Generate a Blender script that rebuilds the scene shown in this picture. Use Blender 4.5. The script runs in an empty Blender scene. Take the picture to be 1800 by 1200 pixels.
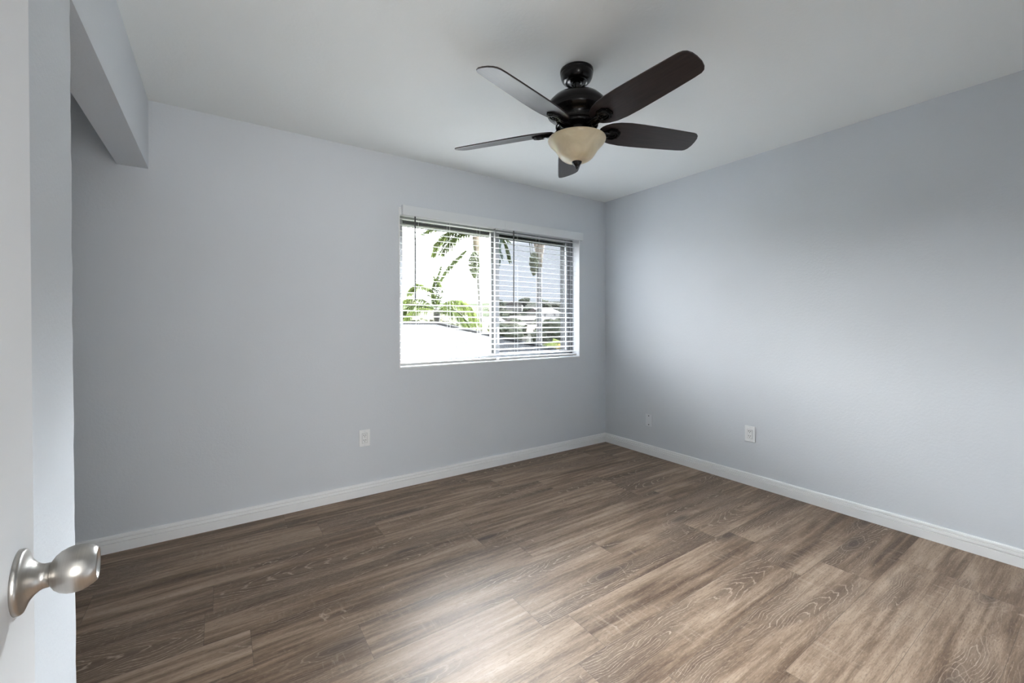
import bpy, bmesh, math, random
from mathutils import Vector, Matrix, noise as mnoise
random.seed(11)
C = bpy.context.scene.collection
sc = bpy.context.scene

# ------------------------------------------------------------------ camera
F_PX, PY = 752.167, 573.109       # focal length and principal row (the lens is shifted) for an 1800 x 1200 frame
CAM = Vector((-3.25596, -3.07299, 1.20758))
YAW, PITCH, ROLL = 0.599765, -0.006268, -0.003074
def cam_axes():
    cy, sy, cp, sp = math.cos(YAW), math.sin(YAW), math.cos(PITCH), math.sin(PITCH)
    f = Vector((sy*cp, cy*cp, sp)); r = Vector((cy, -sy, 0)); u = r.cross(f)
    cr, sr = math.cos(ROLL), math.sin(ROLL)
    return r*cr + u*sr, u*cr - r*sr, f
_r, _u, _f = cam_axes()
cd = bpy.data.cameras.new('camera'); cd.sensor_width = 36; cd.lens = F_PX/1800*36
cd.shift_y = (PY-600)/1800; cd.clip_start = 0.02; cd.clip_end = 2000
cam = bpy.data.objects.new('camera', cd); C.objects.link(cam)
cam.matrix_world = Matrix((( _r.x, _u.x, -_f.x, CAM.x), (_r.y, _u.y, -_f.y, CAM.y), (_r.z, _u.z, -_f.z, CAM.z), (0, 0, 0, 1)))
sc.camera = cam

# ------------------------------------------------------------------ view, sky, lights
sc.view_settings.view_transform = 'Standard'
sc.view_settings.look = 'None'
sc.view_settings.gamma = 1
sc.view_settings.exposure = 0.79
sc.cycles.use_denoising = True
sc.cycles.max_bounces = 12
sc.cycles.diffuse_bounces = 8
sc.cycles.transparent_max_bounces = 24
sc.cycles.sample_clamp_indirect = 6
sc.cycles.caustics_reflective = False
sc.cycles.caustics_refractive = False
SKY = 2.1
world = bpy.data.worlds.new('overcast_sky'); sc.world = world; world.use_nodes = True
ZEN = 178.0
def build_sky():
    nt = world.node_tree; bg = nt.nodes['Background']
    def nd(t): return nt.nodes.new(t)
    g = nd('ShaderNodeTexCoord'); sx = nd('ShaderNodeSeparateXYZ'); nt.links.new(g.outputs['Generated'], sx.inputs[0])
    # overcast sky, pale at the horizon; bright band added higher up for room light
    def mrange(src, a, b, c, d):
        m = nd('ShaderNodeMapRange'); m.interpolation_type = 'SMOOTHSTEP'; nt.links.new(src, m.inputs[0])
        for i, v in enumerate((a, b, c, d)): m.inputs[i+1].default_value = v
        return m.outputs[0]
    def mul(a, b, op='MULTIPLY'):
        m = nd('ShaderNodeMath'); m.operation = op
        for i, v in enumerate((a, b)):
            if hasattr(v, 'is_linked'): nt.links.new(v, m.inputs[i])
            else: m.inputs[i].default_value = v
        return m.outputs[0]
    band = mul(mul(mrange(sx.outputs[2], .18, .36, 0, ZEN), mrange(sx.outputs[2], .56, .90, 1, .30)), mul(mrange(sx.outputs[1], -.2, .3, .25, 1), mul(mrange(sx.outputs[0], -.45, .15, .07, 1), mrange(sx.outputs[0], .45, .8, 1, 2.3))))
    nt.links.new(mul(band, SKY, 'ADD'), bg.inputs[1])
    bg.inputs[0].default_value = (0.93, 0.965, 1.0, 1)
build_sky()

def area(name, loc, aim, sx, sy, power, color=(1, 1, 1), portal=False):
    l = bpy.data.lights.new(name, 'AREA'); l.shape = 'RECTANGLE'; l.size = sx; l.size_y = sy
    l.energy = power; l.color = color
    o = bpy.data.objects.new(name, l); C.objects.link(o); o.location = loc
    o.rotation_euler = Vector(aim).to_track_quat('-Z', 'Y').to_euler()
    if portal: l.cycles.is_portal = True
    return o
WX0, WX1, WZ0, WZ1 = -2.162, -0.355, 0.878, 2.066          # window opening
area('window_portal', ((WX0+WX1)/2, 0.29, (WZ0+WZ1)/2), (0, -1, 0), WX1-WX0, WZ1-WZ0, 1, portal=True)
# added fill light at the end of the unseen hall, behind the camera
area('hall_fill_light', (-3.2, -4.74, 1.30), (0.05, 1, 0.03), 1.1, 1.5, 37, (1.0, 0.98, 0.95))
# added wide sun lamp, out of view on the left, brightens the right wall
sd = bpy.data.lights.new('side_fill_sun', 'SUN'); sd.energy = 25; sd.angle = math.radians(64); sd.color = (1.0, 0.985, 0.97)
so = bpy.data.objects.new('side_fill_sun', sd); C.objects.link(so); so.location = (-12, 12, 8)
_az, _el = math.radians(-45), math.radians(9)
so.rotation_euler = (-Vector((math.sin(_az)*math.cos(_el), math.cos(_az)*math.cos(_el), math.sin(_el)))).to_track_quat('-Z', 'Y').to_euler()

# ------------------------------------------------------------------ materials
def new_mat(name):
    m = bpy.data.materials.new(name); m.use_nodes = True
    nt = m.node_tree; nt.nodes.clear()
    out = nt.nodes.new('ShaderNodeOutputMaterial')
    return m, nt, out
class N:
    """tiny node helper"""
    def __init__(s, nt): s.nt = nt
    def n(s, t, **kw):
        x = s.nt.nodes.new(t)
        for k, v in kw.items(): setattr(x, k, v)
        return x
    def link(s, a, b): s.nt.links.new(a, b)
    def put(s, sock, v):
        if hasattr(v, 'is_linked'): s.link(v, sock)
        else: sock.default_value = v
    def math(s, op, a, b=0.0, c=0.0, clamp=False):
        x = s.n('ShaderNodeMath', operation=op, use_clamp=clamp)
        for i, v in enumerate((a, b, c)): s.put(x.inputs[i], v)
        return x.outputs[0]
    def noise(s, vec, scale=1, detail=3, rough=.5, dist=0):
        x = s.n('ShaderNodeTexNoise'); s.put(x.inputs['Vector'], vec)
        x.inputs['Scale'].default_value = scale; x.inputs['Detail'].default_value = detail
        x.inputs['Roughness'].default_value = rough; x.inputs['Distortion'].default_value = dist
        return x.outputs['Fac']
    def comb(s, x, y, z=0.0):
        k = s.n('ShaderNodeCombineXYZ')
        for i, v in enumerate((x, y, z)): s.put(k.inputs[i], v)
        return k.outputs[0]
    def sep(s, v):
        k = s.n('ShaderNodeSeparateXYZ'); s.put(k.inputs[0], v); return k.outputs
    def ramp(s, f, stops):
        k = s.n('ShaderNodeValToRGB'); e = k.color_ramp.elements
        while len(e) < len(stops): e.new(.5)
        for el, (p, c) in zip(e, stops): el.position = p; el.color = (*c, 1) if len(c) == 3 else c
        s.put(k.inputs[0], f); return k.outputs[0]
    def step(s, f, a, b):
        k = s.n('ShaderNodeMapRange', interpolation_type='SMOOTHSTEP'); s.put(k.inputs[0], f)
        k.inputs[1].default_value = a; k.inputs[2].default_value = b; return k.outputs[0]
    def mix(s, f, a, b, mode='MIX'):
        k = s.n("ShaderNodeMix", data_type="RGBA", blend_type=mode); s.put(k.inputs[0], f)
        for i, v in ((6, a), (7, b)):
            s.put(k.inputs[i], v if hasattr(v, 'is_linked') else (*v, 1))
        return k.outputs[2]
    def bump(s, h, strength, dist=.01):
        k = s.n('ShaderNodeBump'); k.inputs['Strength'].default_value = strength
        k.inputs['Distance'].default_value = dist; s.put(k.inputs['Height'], h); return k.outputs[0]
    def pos(s): return s.n('ShaderNodeNewGeometry').outputs['Position']
    def obj(s): return s.n('ShaderNodeTexCoord').outputs['Object']
def principled(nt, out, **kw):
    b = nt.nodes.new('ShaderNodeBsdfPrincipled'); nt.links.new(b.outputs[0], out.inputs[0])
    for k, v in kw.items():
        s = b.inputs[k.replace('_', ' ')]
        if hasattr(v, 'is_linked'): nt.links.new(v, s)
        else: s.default_value = (*v, 1) if isinstance(v, tuple) and len(v) == 3 and s.type == 'RGBA' else v
    return b
def plain(name, col, rough=.5, metal=0.0, spec=.5, var=.06, vscale=14, bump=0.0, bscale=90, bdist=.002, coat=0.0):
    """procedural paint / plastic / metal with a little mottling and optional surface tooth"""
    m, nt, out = new_mat(name); h = N(nt); p = h.obj()
    f = h.noise(p, vscale, 3)
    c = h.mix(f, tuple(x*(1-var) for x in col), tuple(min(1, x*(1+var)) for x in col))
    b = principled(nt, out, Base_Color=c, Roughness=rough, Metallic=metal, Specular_IOR_Level=spec, Coat_Weight=coat)
    if bump:
        nt.links.new(h.bump(h.noise(p, bscale, 4, .6), bump, bdist), b.inputs['Normal'])
    return m
M = {}
M['wall'] = plain('painted_drywall', (.648, .678, .711), .62, spec=.3, var=.015, vscale=3, bump=.35, bscale=70, bdist=.003)
M['ceiling'] = plain('ceiling_paint', (.87, .90, .895), .75, spec=.2, var=.012, vscale=2, bump=.3, bscale=55, bdist=.003)
M['white'] = plain('white_trim_paint', (.86, .87, .87), .38, var=.02)
M['liner'] = plain('white_window_liner', (.82, .83, .84), .45, var=.02)
M['door'] = plain('white_door_paint', (.84, .855, .87), .42, var=.02, vscale=4)
M['blind'] = plain('white_blind_vinyl', (.84, .85, .86), .4, var=.01)
M['valance'] = plain('white_valance_vinyl', (.72, .745, .76), .45, var=.01)
M['cord'] = plain('white_cord', (.8, .8, .8), .7)
M['wand'] = plain('clear_grey_wand', (.06, .062, .065), .3)
M['plastic'] = plain('white_outlet_plastic', (.82, .83, .83), .3, var=.01)
M['slot'] = plain('dark_slot', (.015, .015, .015), .7)
M['screwm'] = plain('screw_steel', (.5, .5, .5), .35, .9)
M['plate'] = plain('painted_plate', (.74, .76, .79), .5, var=.01)
M['alu'] = plain('grey_aluminium_frame', (.33, .335, .34), .45, .55, var=.04)
M['gasket'] = plain('black_gasket', (.02, .02, .022), .6)
M['stucco'] = plain('grey_stucco', (.055, .055, .054), .9, var=.25, vscale=60, bump=.8, bscale=120, bdist=.006)
M['fanmetal'] = plain('dark_bronze_metal', (.007, .0065, .0065), .27, .5, var=.2, coat=.15, spec=.35)
M['blade'] = None
M['roofwall'] = plain('pale_house_wall', (0.135, 0.129, 0.12), .9)
M['trunk'] = plain('palm_trunk_bark', (0.0255, 0.0234, 0.021), .9, var=.3, vscale=9)
M['trunk_pale'] = plain('pale_palm_trunk_bark', (0.032, 0.030, 0.029), .9, var=.3, vscale=9)
M['crownshaft'] = plain('tan_crown_sheaths', (0.048, 0.036, 0.0225), .85, var=.35, vscale=12)
M['fruit'] = plain('green_fruit_cluster', (0.0225, 0.0285, 0.009), .8, var=.5, vscale=16, bump=1, bscale=24, bdist=.05)

def leaf_mat(name, a, b, trans=.35):
    m, nt, out = new_mat(name); h = N(nt)
    c = h.mix(h.noise(h.pos(), 5, 3), a, b)
    d = nt.nodes.new('ShaderNodeBsdfDiffuse'); t = nt.nodes.new('ShaderNodeBsdfTranslucent')
    nt.links.new(c, d.inputs[0]); nt.links.new(c, t.inputs[0])
    s = nt.nodes.new('ShaderNodeMixShader'); s.inputs[0].default_value = trans
    nt.links.new(d.outputs[0], s.inputs[1]); nt.links.new(t.outputs[0], s.inputs[2]); nt.links.new(s.outputs[0], out.inputs[0])
    return m
M['frond'] = leaf_mat('palm_frond', (0.0104, 0.0149, 0.0065), (0.0297, 0.0371, 0.0119))
M['frond_yellow'] = leaf_mat('yellow_green_frond', (0.0159, 0.0239, 0.007), (0.051, 0.0606, 0.0191))
M['foliage'] = leaf_mat('tree_foliage', (0.050, 0.050, 0.036), (0.125, 0.122, 0.092), .2)
M['foliage_dark'] = leaf_mat('dark_tree_foliage', (0.034, 0.037, 0.026), (0.082, 0.084, 0.060), .2)
M['flower'] = leaf_mat('yellow_blossom', (0.1875, 0.125, 0.02), (0.2125, 0.175, 0.0625), .2)

def blade_mat():
    m, nt, out = new_mat('espresso_wood'); h = N(nt); s = h.sep(h.obj())
    g = h.noise(h.comb(h.math('MULTIPLY', s[0], 6), h.math('MULTIPLY', s[1], 90), s[2]), 1, 4, .6)
    c = h.ramp(g, [(.3, (.010, .007, .007)), (.7, (.030, .019, .018))])
    principled(nt, out, Base_Color=c, Roughness=.30, Specular_IOR_Level=.5, Coat_Weight=.25, Coat_Roughness=.25)
    return m
M['blade'] = blade_mat()

def knob_mat():
    m, nt, out = new_mat('satin_nickel'); h = N(nt); s = h.sep(h.obj())
    g = h.noise(h.comb(h.math('MULTIPLY', s[0], 400), s[1], s[2]), 2, 2)
    c = h.mix(g, (.42, .40, .375), (.52, .50, .47))
    principled(nt, out, Base_Color=c, Metallic=1.0, Roughness=.32, Anisotropic=.4)
    return m
M['nickel'] = knob_mat()

def bowl_mat():
    m, nt, out = new_mat('cream_alabaster_glass'); h = N(nt)
    w = h.noise(h.obj(), 7, 4, .55, 1.6)
    c = h.ramp(w, [(.3, (.56, .47, .31)), (.55, (.66, .57, .40)), (.75, (.76, .69, .52))])
    principled(nt, out, Base_Color=c, Roughness=.28, Subsurface_Weight=.25, Subsurface_Radius=(.03, .02, .01))
    return m
M['bowl'] = bowl_mat()

def glass_mat(name, tint, refl):
    m, nt, out = new_mat(name)
    t = nt.nodes.new('ShaderNodeBsdfTransparent'); t.inputs[0].default_value = (*tint, 1)
    g = nt.nodes.new('ShaderNodeBsdfGlossy'); g.inputs['Roughness'].default_value = .02
    f = nt.nodes.new('ShaderNodeFresnel'); f.inputs[0].default_value = 1.45
    mu = nt.nodes.new('ShaderNodeMath'); mu.operation = 'MULTIPLY'; mu.inputs[1].default_value = refl
    nt.links.new(f.outputs[0], mu.inputs[0])
    s = nt.nodes.new('ShaderNodeMixShader'); nt.links.new(mu.outputs[0], s.inputs[0])
    nt.links.new(t.outputs[0], s.inputs[1]); nt.links.new(g.outputs[0], s.inputs[2]); nt.links.new(s.outputs[0], out.inputs[0])
    return m
M['glass'] = glass_mat('window_glass', (.97, .98, .98), .6)
def screen_mat():
    m, nt, out = new_mat('dark_insect_screen')
    t = nt.nodes.new('ShaderNodeBsdfTransparent'); t.inputs[0].default_value = (.50, .51, .53, 1)
    d = nt.nodes.new('ShaderNodeBsdfDiffuse'); d.inputs[0].default_value = (.10, .10, .105, 1)
    s = nt.nodes.new('ShaderNodeMixShader'); s.inputs[0].default_value = .06
    nt.links.new(t.outputs[0], s.inputs[1]); nt.links.new(d.outputs[0], s.inputs[2]); nt.links.new(s.outputs[0], out.inputs[0])
    return m
M['screen'] = screen_mat()

def floor_mat():
    m, nt, out = new_mat('rustic_oak_planks'); h = N(nt)
    s = h.sep(h.pos()); X, Y = s[0], s[1]
    W, L = .215, 1.24
    yr = h.math('DIVIDE', h.math('ADD', Y, 40*W + .02), W)
    row = h.math('FLOOR', yr); v = h.math('SUBTRACT', yr, row)                 # 0..1 across
    wn = h.n('ShaderNodeTexWhiteNoise', noise_dimensions='1D'); h.link(row, wn.inputs['W'])
    xr = h.math('ADD', h.math('DIVIDE', h.math('ADD', X, 20), L), wn.outputs['Value'])
    col = h.math('FLOOR', xr); u = h.math('SUBTRACT', xr, col)
    pr = h.n('ShaderNodeTexWhiteNoise', noise_dimensions='2D'); h.link(h.comb(row, col), pr.inputs['Vector'])
    rnd = h.sep(pr.outputs['Color']); r1, r2, r3 = rnd[0], rnd[1], rnd[2]
    U = h.math('ADD', h.math('MULTIPLY', u, L), h.math('MULTIPLY', r1, 37))     # metres along, per plank offset
    V = h.math('ADD', h.math('MULTIPLY', v, W), h.math('MULTIPLY', r2, 23))
    def st(a, b): return h.comb(h.math('MULTIPLY', U, a), h.math('MULTIPLY', V, b), h.math('MULTIPLY', r3, 9))
    tone = h.noise(st(1.15, 10), 1, 5, .58, .5)                                   # long blotches
    tone2 = h.noise(st(3.2, 34), 1, 5, .65, .4)
    fine = h.noise(st(7, 230), 1, 3, .6)                                        # pores along the grain
    saw = h.noise(st(60, 11), 1, 3, .6, .4)                                          # saw marks across the grain
    sawm = h.step(h.noise(st(2.6, 6), 1, 2), .52, .68)
    # cathedral rings
    vc = h.math('MULTIPLY', h.math('SUBTRACT', v, h.math('ADD', .35, h.math('MULTIPLY', r3, .3))), W)
    wob = h.math('MULTIPLY', h.math('SUBTRACT', h.noise(st(2.2, 5), 1, 3, .55), .5), .13)
    dv = h.math('ADD', vc, wob)
    uc = h.math('MULTIPLY', h.math('SUBTRACT', u, r2), L*.10)
    ring = h.math('SQRT', h.math('ADD', h.math('MULTIPLY', dv, dv), h.math('ADD', h.math('MULTIPLY', uc, uc), .00004)))
    rn = h.math('ADD', h.math('MULTIPLY', ring, 115), h.math('MULTIPLY', h.noise(st(9, 46), 1, 4, .6), 1.5))
    saw_r = h.math('PINGPONG', rn, .5)
    line = h.math('MULTIPLY', h.step(saw_r, .38, .48), h.step(h.noise(st(6, 60), 1, 3), .30, .50))
    zone = h.step(h.noise(st(.85, 4.2), 1, 3, .5, .3), .505, .595)
    cath = h.math('MULTIPLY', line, h.math('ADD', h.math('MULTIPLY', zone, .9), .06))
    # knots
    vo = h.n('ShaderNodeTexVoronoi', voronoi_dimensions='2D'); h.link(st(2.1, 8.5), vo.inputs['Vector']); vo.inputs['Scale'].default_value = .55
    knot = h.math('MULTIPLY', h.step(vo.outputs['Distance'], .16, .02), h.step(h.sep(vo.outputs['Color'])[0], .66, .72))
    streak = h.noise(st(.75, 38), 1, 4, .6, .25)
    t = h.math('ADD', h.math('MULTIPLY', tone, .46), h.math('ADD', h.math('MULTIPLY', tone2, .27), h.math('MULTIPLY', streak, .27)))
    t = h.math('ADD', t, h.math('MULTIPLY', h.math('SUBTRACT', r1, .5), .045))
    base = h.ramp(t, [(.39, (.086, .051, .030)), (.465, (.180, .119, .077)), (.535, (.295, .209, .145)), (.62, (.42, .313, .229))])
    base = h.mix(h.math('MULTIPLY', h.step(fine, .5, .75), .35), base, (.13, .088, .062))
    base = h.mix(h.math('MULTIPLY', h.step(fine, .45, .25), .25), base, (.47, .38, .30))
    base = h.mix(h.math('MULTIPLY', h.math('MULTIPLY', h.step(saw, .5, .66), sawm), .22), base, (.50, .41, .325))
    base = h.mix(h.math('MULTIPLY', zone, .60), base, (.105, .068, .045))
    base = h.mix(h.math('MULTIPLY', cath, .68), base, (.52, .415, .32))
    kr = h.step(h.math('PINGPONG', h.math('ADD', h.math('MULTIPLY', vo.outputs['Distance'], 16), h.math('MULTIPLY', h.noise(st(9, 30), 1, 3), 2.2)), .5), .36, .48)
    kz = h.math('MULTIPLY', h.step(vo.outputs['Distance'], .30, .12), h.step(h.sep(vo.outputs['Color'])[0], .66, .72))
    grit = h.noise(st(45, 260), 1, 3, .7)
    base = h.mix(h.math('MULTIPLY', h.step(grit, .52, .68), .45), base, (.09, .058, .040))
    base = h.mix(h.math('MULTIPLY', h.step(grit, .44, .30), .30), base, (.50, .39, .30))
    flick = h.math('MULTIPLY', h.step(h.noise(st(26, 15), 1, 4, .6, 1.2), .64, .72), h.step(h.noise(st(3, 8), 1, 2), .5, .6))
    base = h.mix(h.math('MULTIPLY', flick, .5), base, (.52, .41, .32))
    base = h.mix(h.math('MULTIPLY', kz, .35), base, (.10, .068, .048))
    base = h.mix(h.math('MULTIPLY', h.math('MULTIPLY', kr, kz), .35), base, (.50, .40, .31))
    base = h.mix(h.math('MULTIPLY', knot, .75), base, (.06, .04, .03))
    # joints
    ev = h.math('MULTIPLY', h.math('PINGPONG', v, .5), W)
    eu = h.math('MULTIPLY', h.math('PINGPONG', u, .5), L)
    j = h.math('MAXIMUM', h.step(ev, .0016, .0004), h.step(eu, .0018, .0005))
    base = h.mix(h.math('MULTIPLY', j, .40), base, (.05, .035, .027))
    rough = h.math('ADD', .40, h.math('MULTIPLY', tone2, .14))
    b = principled(nt, out, Base_Color=base, Roughness=rough, Specular_IOR_Level=.28)
    hh = h.math('ADD', h.math('MULTIPLY', fine, .5), h.math('ADD', h.math('MULTIPLY', saw, .3), h.math('MULTIPLY', j, -1.5)))
    nt.links.new(h.bump(hh, .25, .0015), b.inputs['Normal'])
    return m
M['floor'] = floor_mat()

def shingle_mat():
    m, nt, out = new_mat('weathered_grey_shingles'); h = N(nt); p = h.obj()
    br = h.n('ShaderNodeTexBrick'); h.link(p, br.inputs['Vector'])
    br.inputs['Scale'].default_value = 1; br.inputs['Brick Width'].default_value = .33; br.inputs['Row Height'].default_value = .15
    br.inputs['Mortar Size'].default_value = .012
    br.inputs['Color1'].default_value = (.019, .019, .0193, 1); br.inputs['Color2'].default_value = (.0135, .0135, .0138, 1); br.inputs['Mortar'].default_value = (.007, .007, .0073, 1)
    c = h.mix(h.noise(p, 30, 3), br.outputs['Color'], (.022, .022, .022)); 
    principled(nt, out, Base_Color=c, Roughness=1.0, Specular_IOR_Level=0.0)
    return m
M['shingle'] = shingle_mat()
def hill_mat():
    m, nt, out = new_mat('distant_hillside'); h = N(nt); p = h.pos()
    f = h.noise(p, .035, 6, .65)
    c = h.ramp(f, [(.36, (.007, .0085, .006)), (.48, (.012, .0135, .0095)), (.58, (.020, .0195, .016)), (.70, (.045, .042, .038))])
    principled(nt, out, Base_Color=c, Roughness=1, Specular_IOR_Level=0)
    return m
M['hill'] = hill_mat()
M['lawn'] = plain('garden_lawn', (0.04, 0.05, 0.0138), .95, spec=0, var=.35, vscale=.6)
M['far_wall'] = plain('far_house_wall', (0.155, 0.145, 0.1325), .9, spec=.1)
M['far_roof'] = plain('far_house_roof', (0.075, 0.0625, 0.0575), .95, spec=.1)
M['far_roof_pink'] = plain('far_house_tile_roof', (0.186, 0.135, 0.114), .95, spec=.1)
M['gap_shade'] = plain('gap_shade_grey', (.30, .30, .30), .6)

# ------------------------------------------------------------------ mesh helpers
class MB:
    def __init__(s): s.v = []; s.f = []; s.sm = []
    def add(s, vs, fs, smooth=False):
        o = len(s.v); s.v += [tuple(x) for x in vs]
        for f in fs: s.f.append([i+o for i in f]); s.sm.append(smooth)
        return s
    def box(s, a, b, mat=None):
        (x0, y0, z0), (x1, y1, z1) = a, b
        vs = [Vector(q) for q in ((x0,y0,z0),(x1,y0,z0),(x1,y1,z0),(x0,y1,z0),(x0,y0,z1),(x1,y0,z1),(x1,y1,z1),(x0,y1,z1))]
        if mat: vs = [mat @ q for q in vs]
        return s.add(vs, [(0,3,2,1),(4,5,6,7),(0,1,5,4),(1,2,6,5),(2,3,7,6),(3,0,4,7)])
    def lathe(s, prof, seg=48, mat=None, smooth=True, capped=True):
        """prof: list of (r, z)"""
        n = len(prof); vs = []; fs = []
        for r, z in prof:
            for k in range(seg):
                a = 2*math.pi*k/seg; q = Vector((r*math.cos(a), r*math.sin(a), z)); vs.append(mat @ q if mat else q)
        for i in range(n-1):
            for k in range(seg):
                k2 = (k+1) % seg; fs.append((i*seg+k, i*seg+k2, (i+1)*seg+k2, (i+1)*seg+k))
        s.add(vs, fs, smooth)
        if capped:
            o = len(s.v) - len(vs)
            s.f.append([o+k for k in range(seg)][::-1]); s.sm.append(False)
            s.f.append([o+(n-1)*seg+k for k in range(seg)]); s.sm.append(False)
        return s
    def tube(s, pts, rad, seg=8, smooth=True):
        pts = [Vector(p) for p in pts]; n = len(pts); rads = rad if isinstance(rad, (list, tuple)) else [rad]*n
        vs = []; fs = []
        ref = Vector((0, 0, 1))
        for i, p in enumerate(pts):
            t = (pts[min(i+1, n-1)] - pts[max(i-1, 0)]).normalized()
            if abs(t.dot(ref)) > .97: ref = Vector((1, 0, 0)) if abs(t.x) < .9 else Vector((0, 1, 0))
            a = t.cross(ref).normalized(); b = t.cross(a)
            for k in range(seg):
                w = 2*math.pi*k/seg; vs.append(p + (a*math.cos(w) + b*math.sin(w))*rads[i])
        for i in range(n-1):
            for k in range(seg):
                k2 = (k+1) % seg; fs.append((i*seg+k, i*seg+k2, (i+1)*seg+k2, (i+1)*seg+k))
        fs.append(tuple(range(seg))[::-1]); fs.append(tuple((n-1)*seg+k for k in range(seg)))
        return s.add(vs, fs, smooth)
    def prism(s, outline, z0, z1, mat=None):
        n = len(outline); vs = [Vector((x, y, z0)) for x, y in outline] + [Vector((x, y, z1)) for x, y in outline]
        if mat: vs = [mat @ q for q in vs]
        fs = [tuple(range(n))[::-1], tuple(range(n, 2*n))] + [(i, (i+1) % n, n+(i+1) % n, n+i) for i in range(n)]
        return s.add(vs, fs)
    def sweep(s, prof, path, closed_prof=True):
        """prof (a,b) placed by path frames (origin, A axis, B axis)"""
        n = len(prof); vs = []
        for o, A, B in path:
            vs += [Vector(o) + Vector(A)*a + Vector(B)*b for a, b in prof]
        fs = []
        for i in range(len(path)-1):
            for k in range(n): fs.append((i*n+k, i*n+(k+1) % n, (i+1)*n+(k+1) % n, (i+1)*n+k))
        fs.append(tuple(range(n))[::-1]); fs.append(tuple((len(path)-1)*n+k for k in range(n)))
        return s.add(vs, fs)
    def build(s, name, mat, parent=None, loc=None, bevel=0.0, seg=2):
        me = bpy.data.meshes.new(name)
        off = Vector(loc) if loc is not None else (Vector(parent_origin(parent)) if parent else Vector((0, 0, 0)))
        me.from_pydata([tuple(Vector(v)-off) for v in s.v], [], s.f)
        for p, q in zip(me.polygons, s.sm): p.use_smooth = q
        bm = bmesh.new(); bm.from_mesh(me); bmesh.ops.recalc_face_normals(bm, faces=bm.faces); bm.to_mesh(me); bm.free()
        me.materials.append(mat)
        o = bpy.data.objects.new(name, me); C.objects.link(o)
        if parent:
            o.parent = parent
            if loc is not None: o.location = off - Vector(parent_origin(parent))
        else: o.location = off
        if bevel:
            b = o.modifiers.new('bevel', 'BEVEL'); b.width = bevel; b.segments = seg; b.limit_method = 'ANGLE'; b.angle_limit = .6
        return o
ORIGIN = {}
def parent_origin(o):
    p = Vector((0, 0, 0))
    while o is not None: p += Vector(o.location); o = o.parent
    return p
def tag(o, label=None, cat=None, group=None, kind=None):
    if label: o['label'] = label
    if cat: o['category'] = cat
    if group: o['group'] = group
    if kind: o['kind'] = kind
    return o
def thing(name, loc, label, cat, group=None, rot=0.0):
    o = bpy.data.objects.new(name, None); C.objects.link(o); o.location = loc; o.rotation_euler = (0, 0, rot); o.empty_display_size = .1
    return tag(o, label, cat, group)
def struct(o, label=None, cat=None): return tag(o, label, cat, kind='structure')

# ------------------------------------------------------------------ room shell
H = 2.44; XW = -3.572; T = .27; YF = -3.22
XC = -4.22          # rear of the closet
struct(MB().box((XC-.1, -4.9, -.12), (.12, T, 0)).build('floor', M['floor']), 'brown rustic oak plank floor', 'floor')
struct(MB().box((XC-.1, -4.9, H), (.12, T, H+.12)).build('ceiling', M['ceiling']), 'white painted ceiling', 'ceiling')
b = MB()                                                          # back wall with the window hole
b.box((XC-.1, 0, 0), (WX0, T, H)); b.box((WX1, 0, 0), (.12, T, H)); b.box((WX0, 0, 0), (WX1, T, WZ0)); b.box((WX0, 0, WZ1), (WX1, T, H))
struct(b.build('wall_back', M['wall']), 'grey painted wall with the window', 'wall')
struct(MB().box((0, -4.9, 0), (.12, 0, H)).build('wall_right', M['wall']), 'grey painted wall right of the corner', 'wall')
STUB_Y = -1.498; HZ = 2.063; TW = .13
b = MB()                                                          # left wall: stub, closet header
# rough hand-trowelled vertical edge of the stub
n = 90; vs = []; fs = []
for i in range(n+1):
    z = H*i/n
    e = (mnoise.noise(Vector((3.1, 7.7, z*16)))*.008 + mnoise.noise(Vector((9.1, 1.7, z*50)))*.003)
    vs += [(XW, YF-.1, z), (XW, STUB_Y+e-.006, z), (XW-.006, STUB_Y+e*.8, z), (XW-TW, STUB_Y+e*.6, z), (XW-TW, YF-.1, z)]
for i in range(n):
    for k in range(4): fs.append((i*5+k, i*5+k+1, (i+1)*5+k+1, (i+1)*5+k))
b.add(vs, fs); b.add([vs[i] for i in range(5)], [(0, 1, 2, 3, 4)])
b.box((XW-TW, STUB_Y-.04, HZ), (XW, 0, H))
struct(b.build('wall_left', M['wall']), 'grey wall end and header of the closet opening', 'wall')
b = MB(); b.box((XC-.1, YF, 0), (XC, 0, H)); b.box((XC, YF-.1, 0), (XW-TW, YF, H))
struct(b.build('wall_closet', M['wall']), 'closet side and end walls', 'wall')
DX0, DX1, DH = -3.42, -2.60, 2.05                                 # doorway in the near wall
b = MB(); b.box((DX1, YF-.12, 0), (0, YF, H)); b.box((DX0, YF-.12, DH), (DX1, YF, H)); b.box((XW, YF-.12, 0), (DX0, YF, H))
struct(b.build('wall_front', M['wall']), 'near wall with the doorway', 'wall')
b = MB(); b.box((XC-.1, -4.9, 0), (XC, YF, H)); b.box((XC, -4.9, 0), (0, -4.8, H))
struct(b.build('wall_hall', M['wall']), 'hall walls beyond the doorway', 'wall')

def baseboard(name, p0, p1, inward, label):
    prof = [(0, 0), (.0150, 0), (.0150, .0485), (.0060, .0498), (.0060, .0542), (.0150, .0556), (.0135, .0688), (.0055, .0702), (.0055, .0740), (.0125, .0754), (.0115, .0840), (.008, .0890), (0, .0890)]
    A = Vector(inward); B = Vector((0, 0, 1))
    struct(MB().sweep(prof, [(p0, A, B), (p1, A, B)]).build(name, M['white']), label, 'baseboard')
baseboard('baseboard_back', (XC, 0, 0), (0, 0, 0), (0, -1, 0), 'white grooved baseboard along the window wall')
baseboard('baseboard_right', (0, -.0145, 0), (0, YF, 0), (-1, 0, 0), 'white grooved baseboard along the right wall')
baseboard('baseboard_left', (XW, STUB_Y-.01, 0), (XW, YF, 0), (1, 0, 0), 'white baseboard below the closet wall end')

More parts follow.
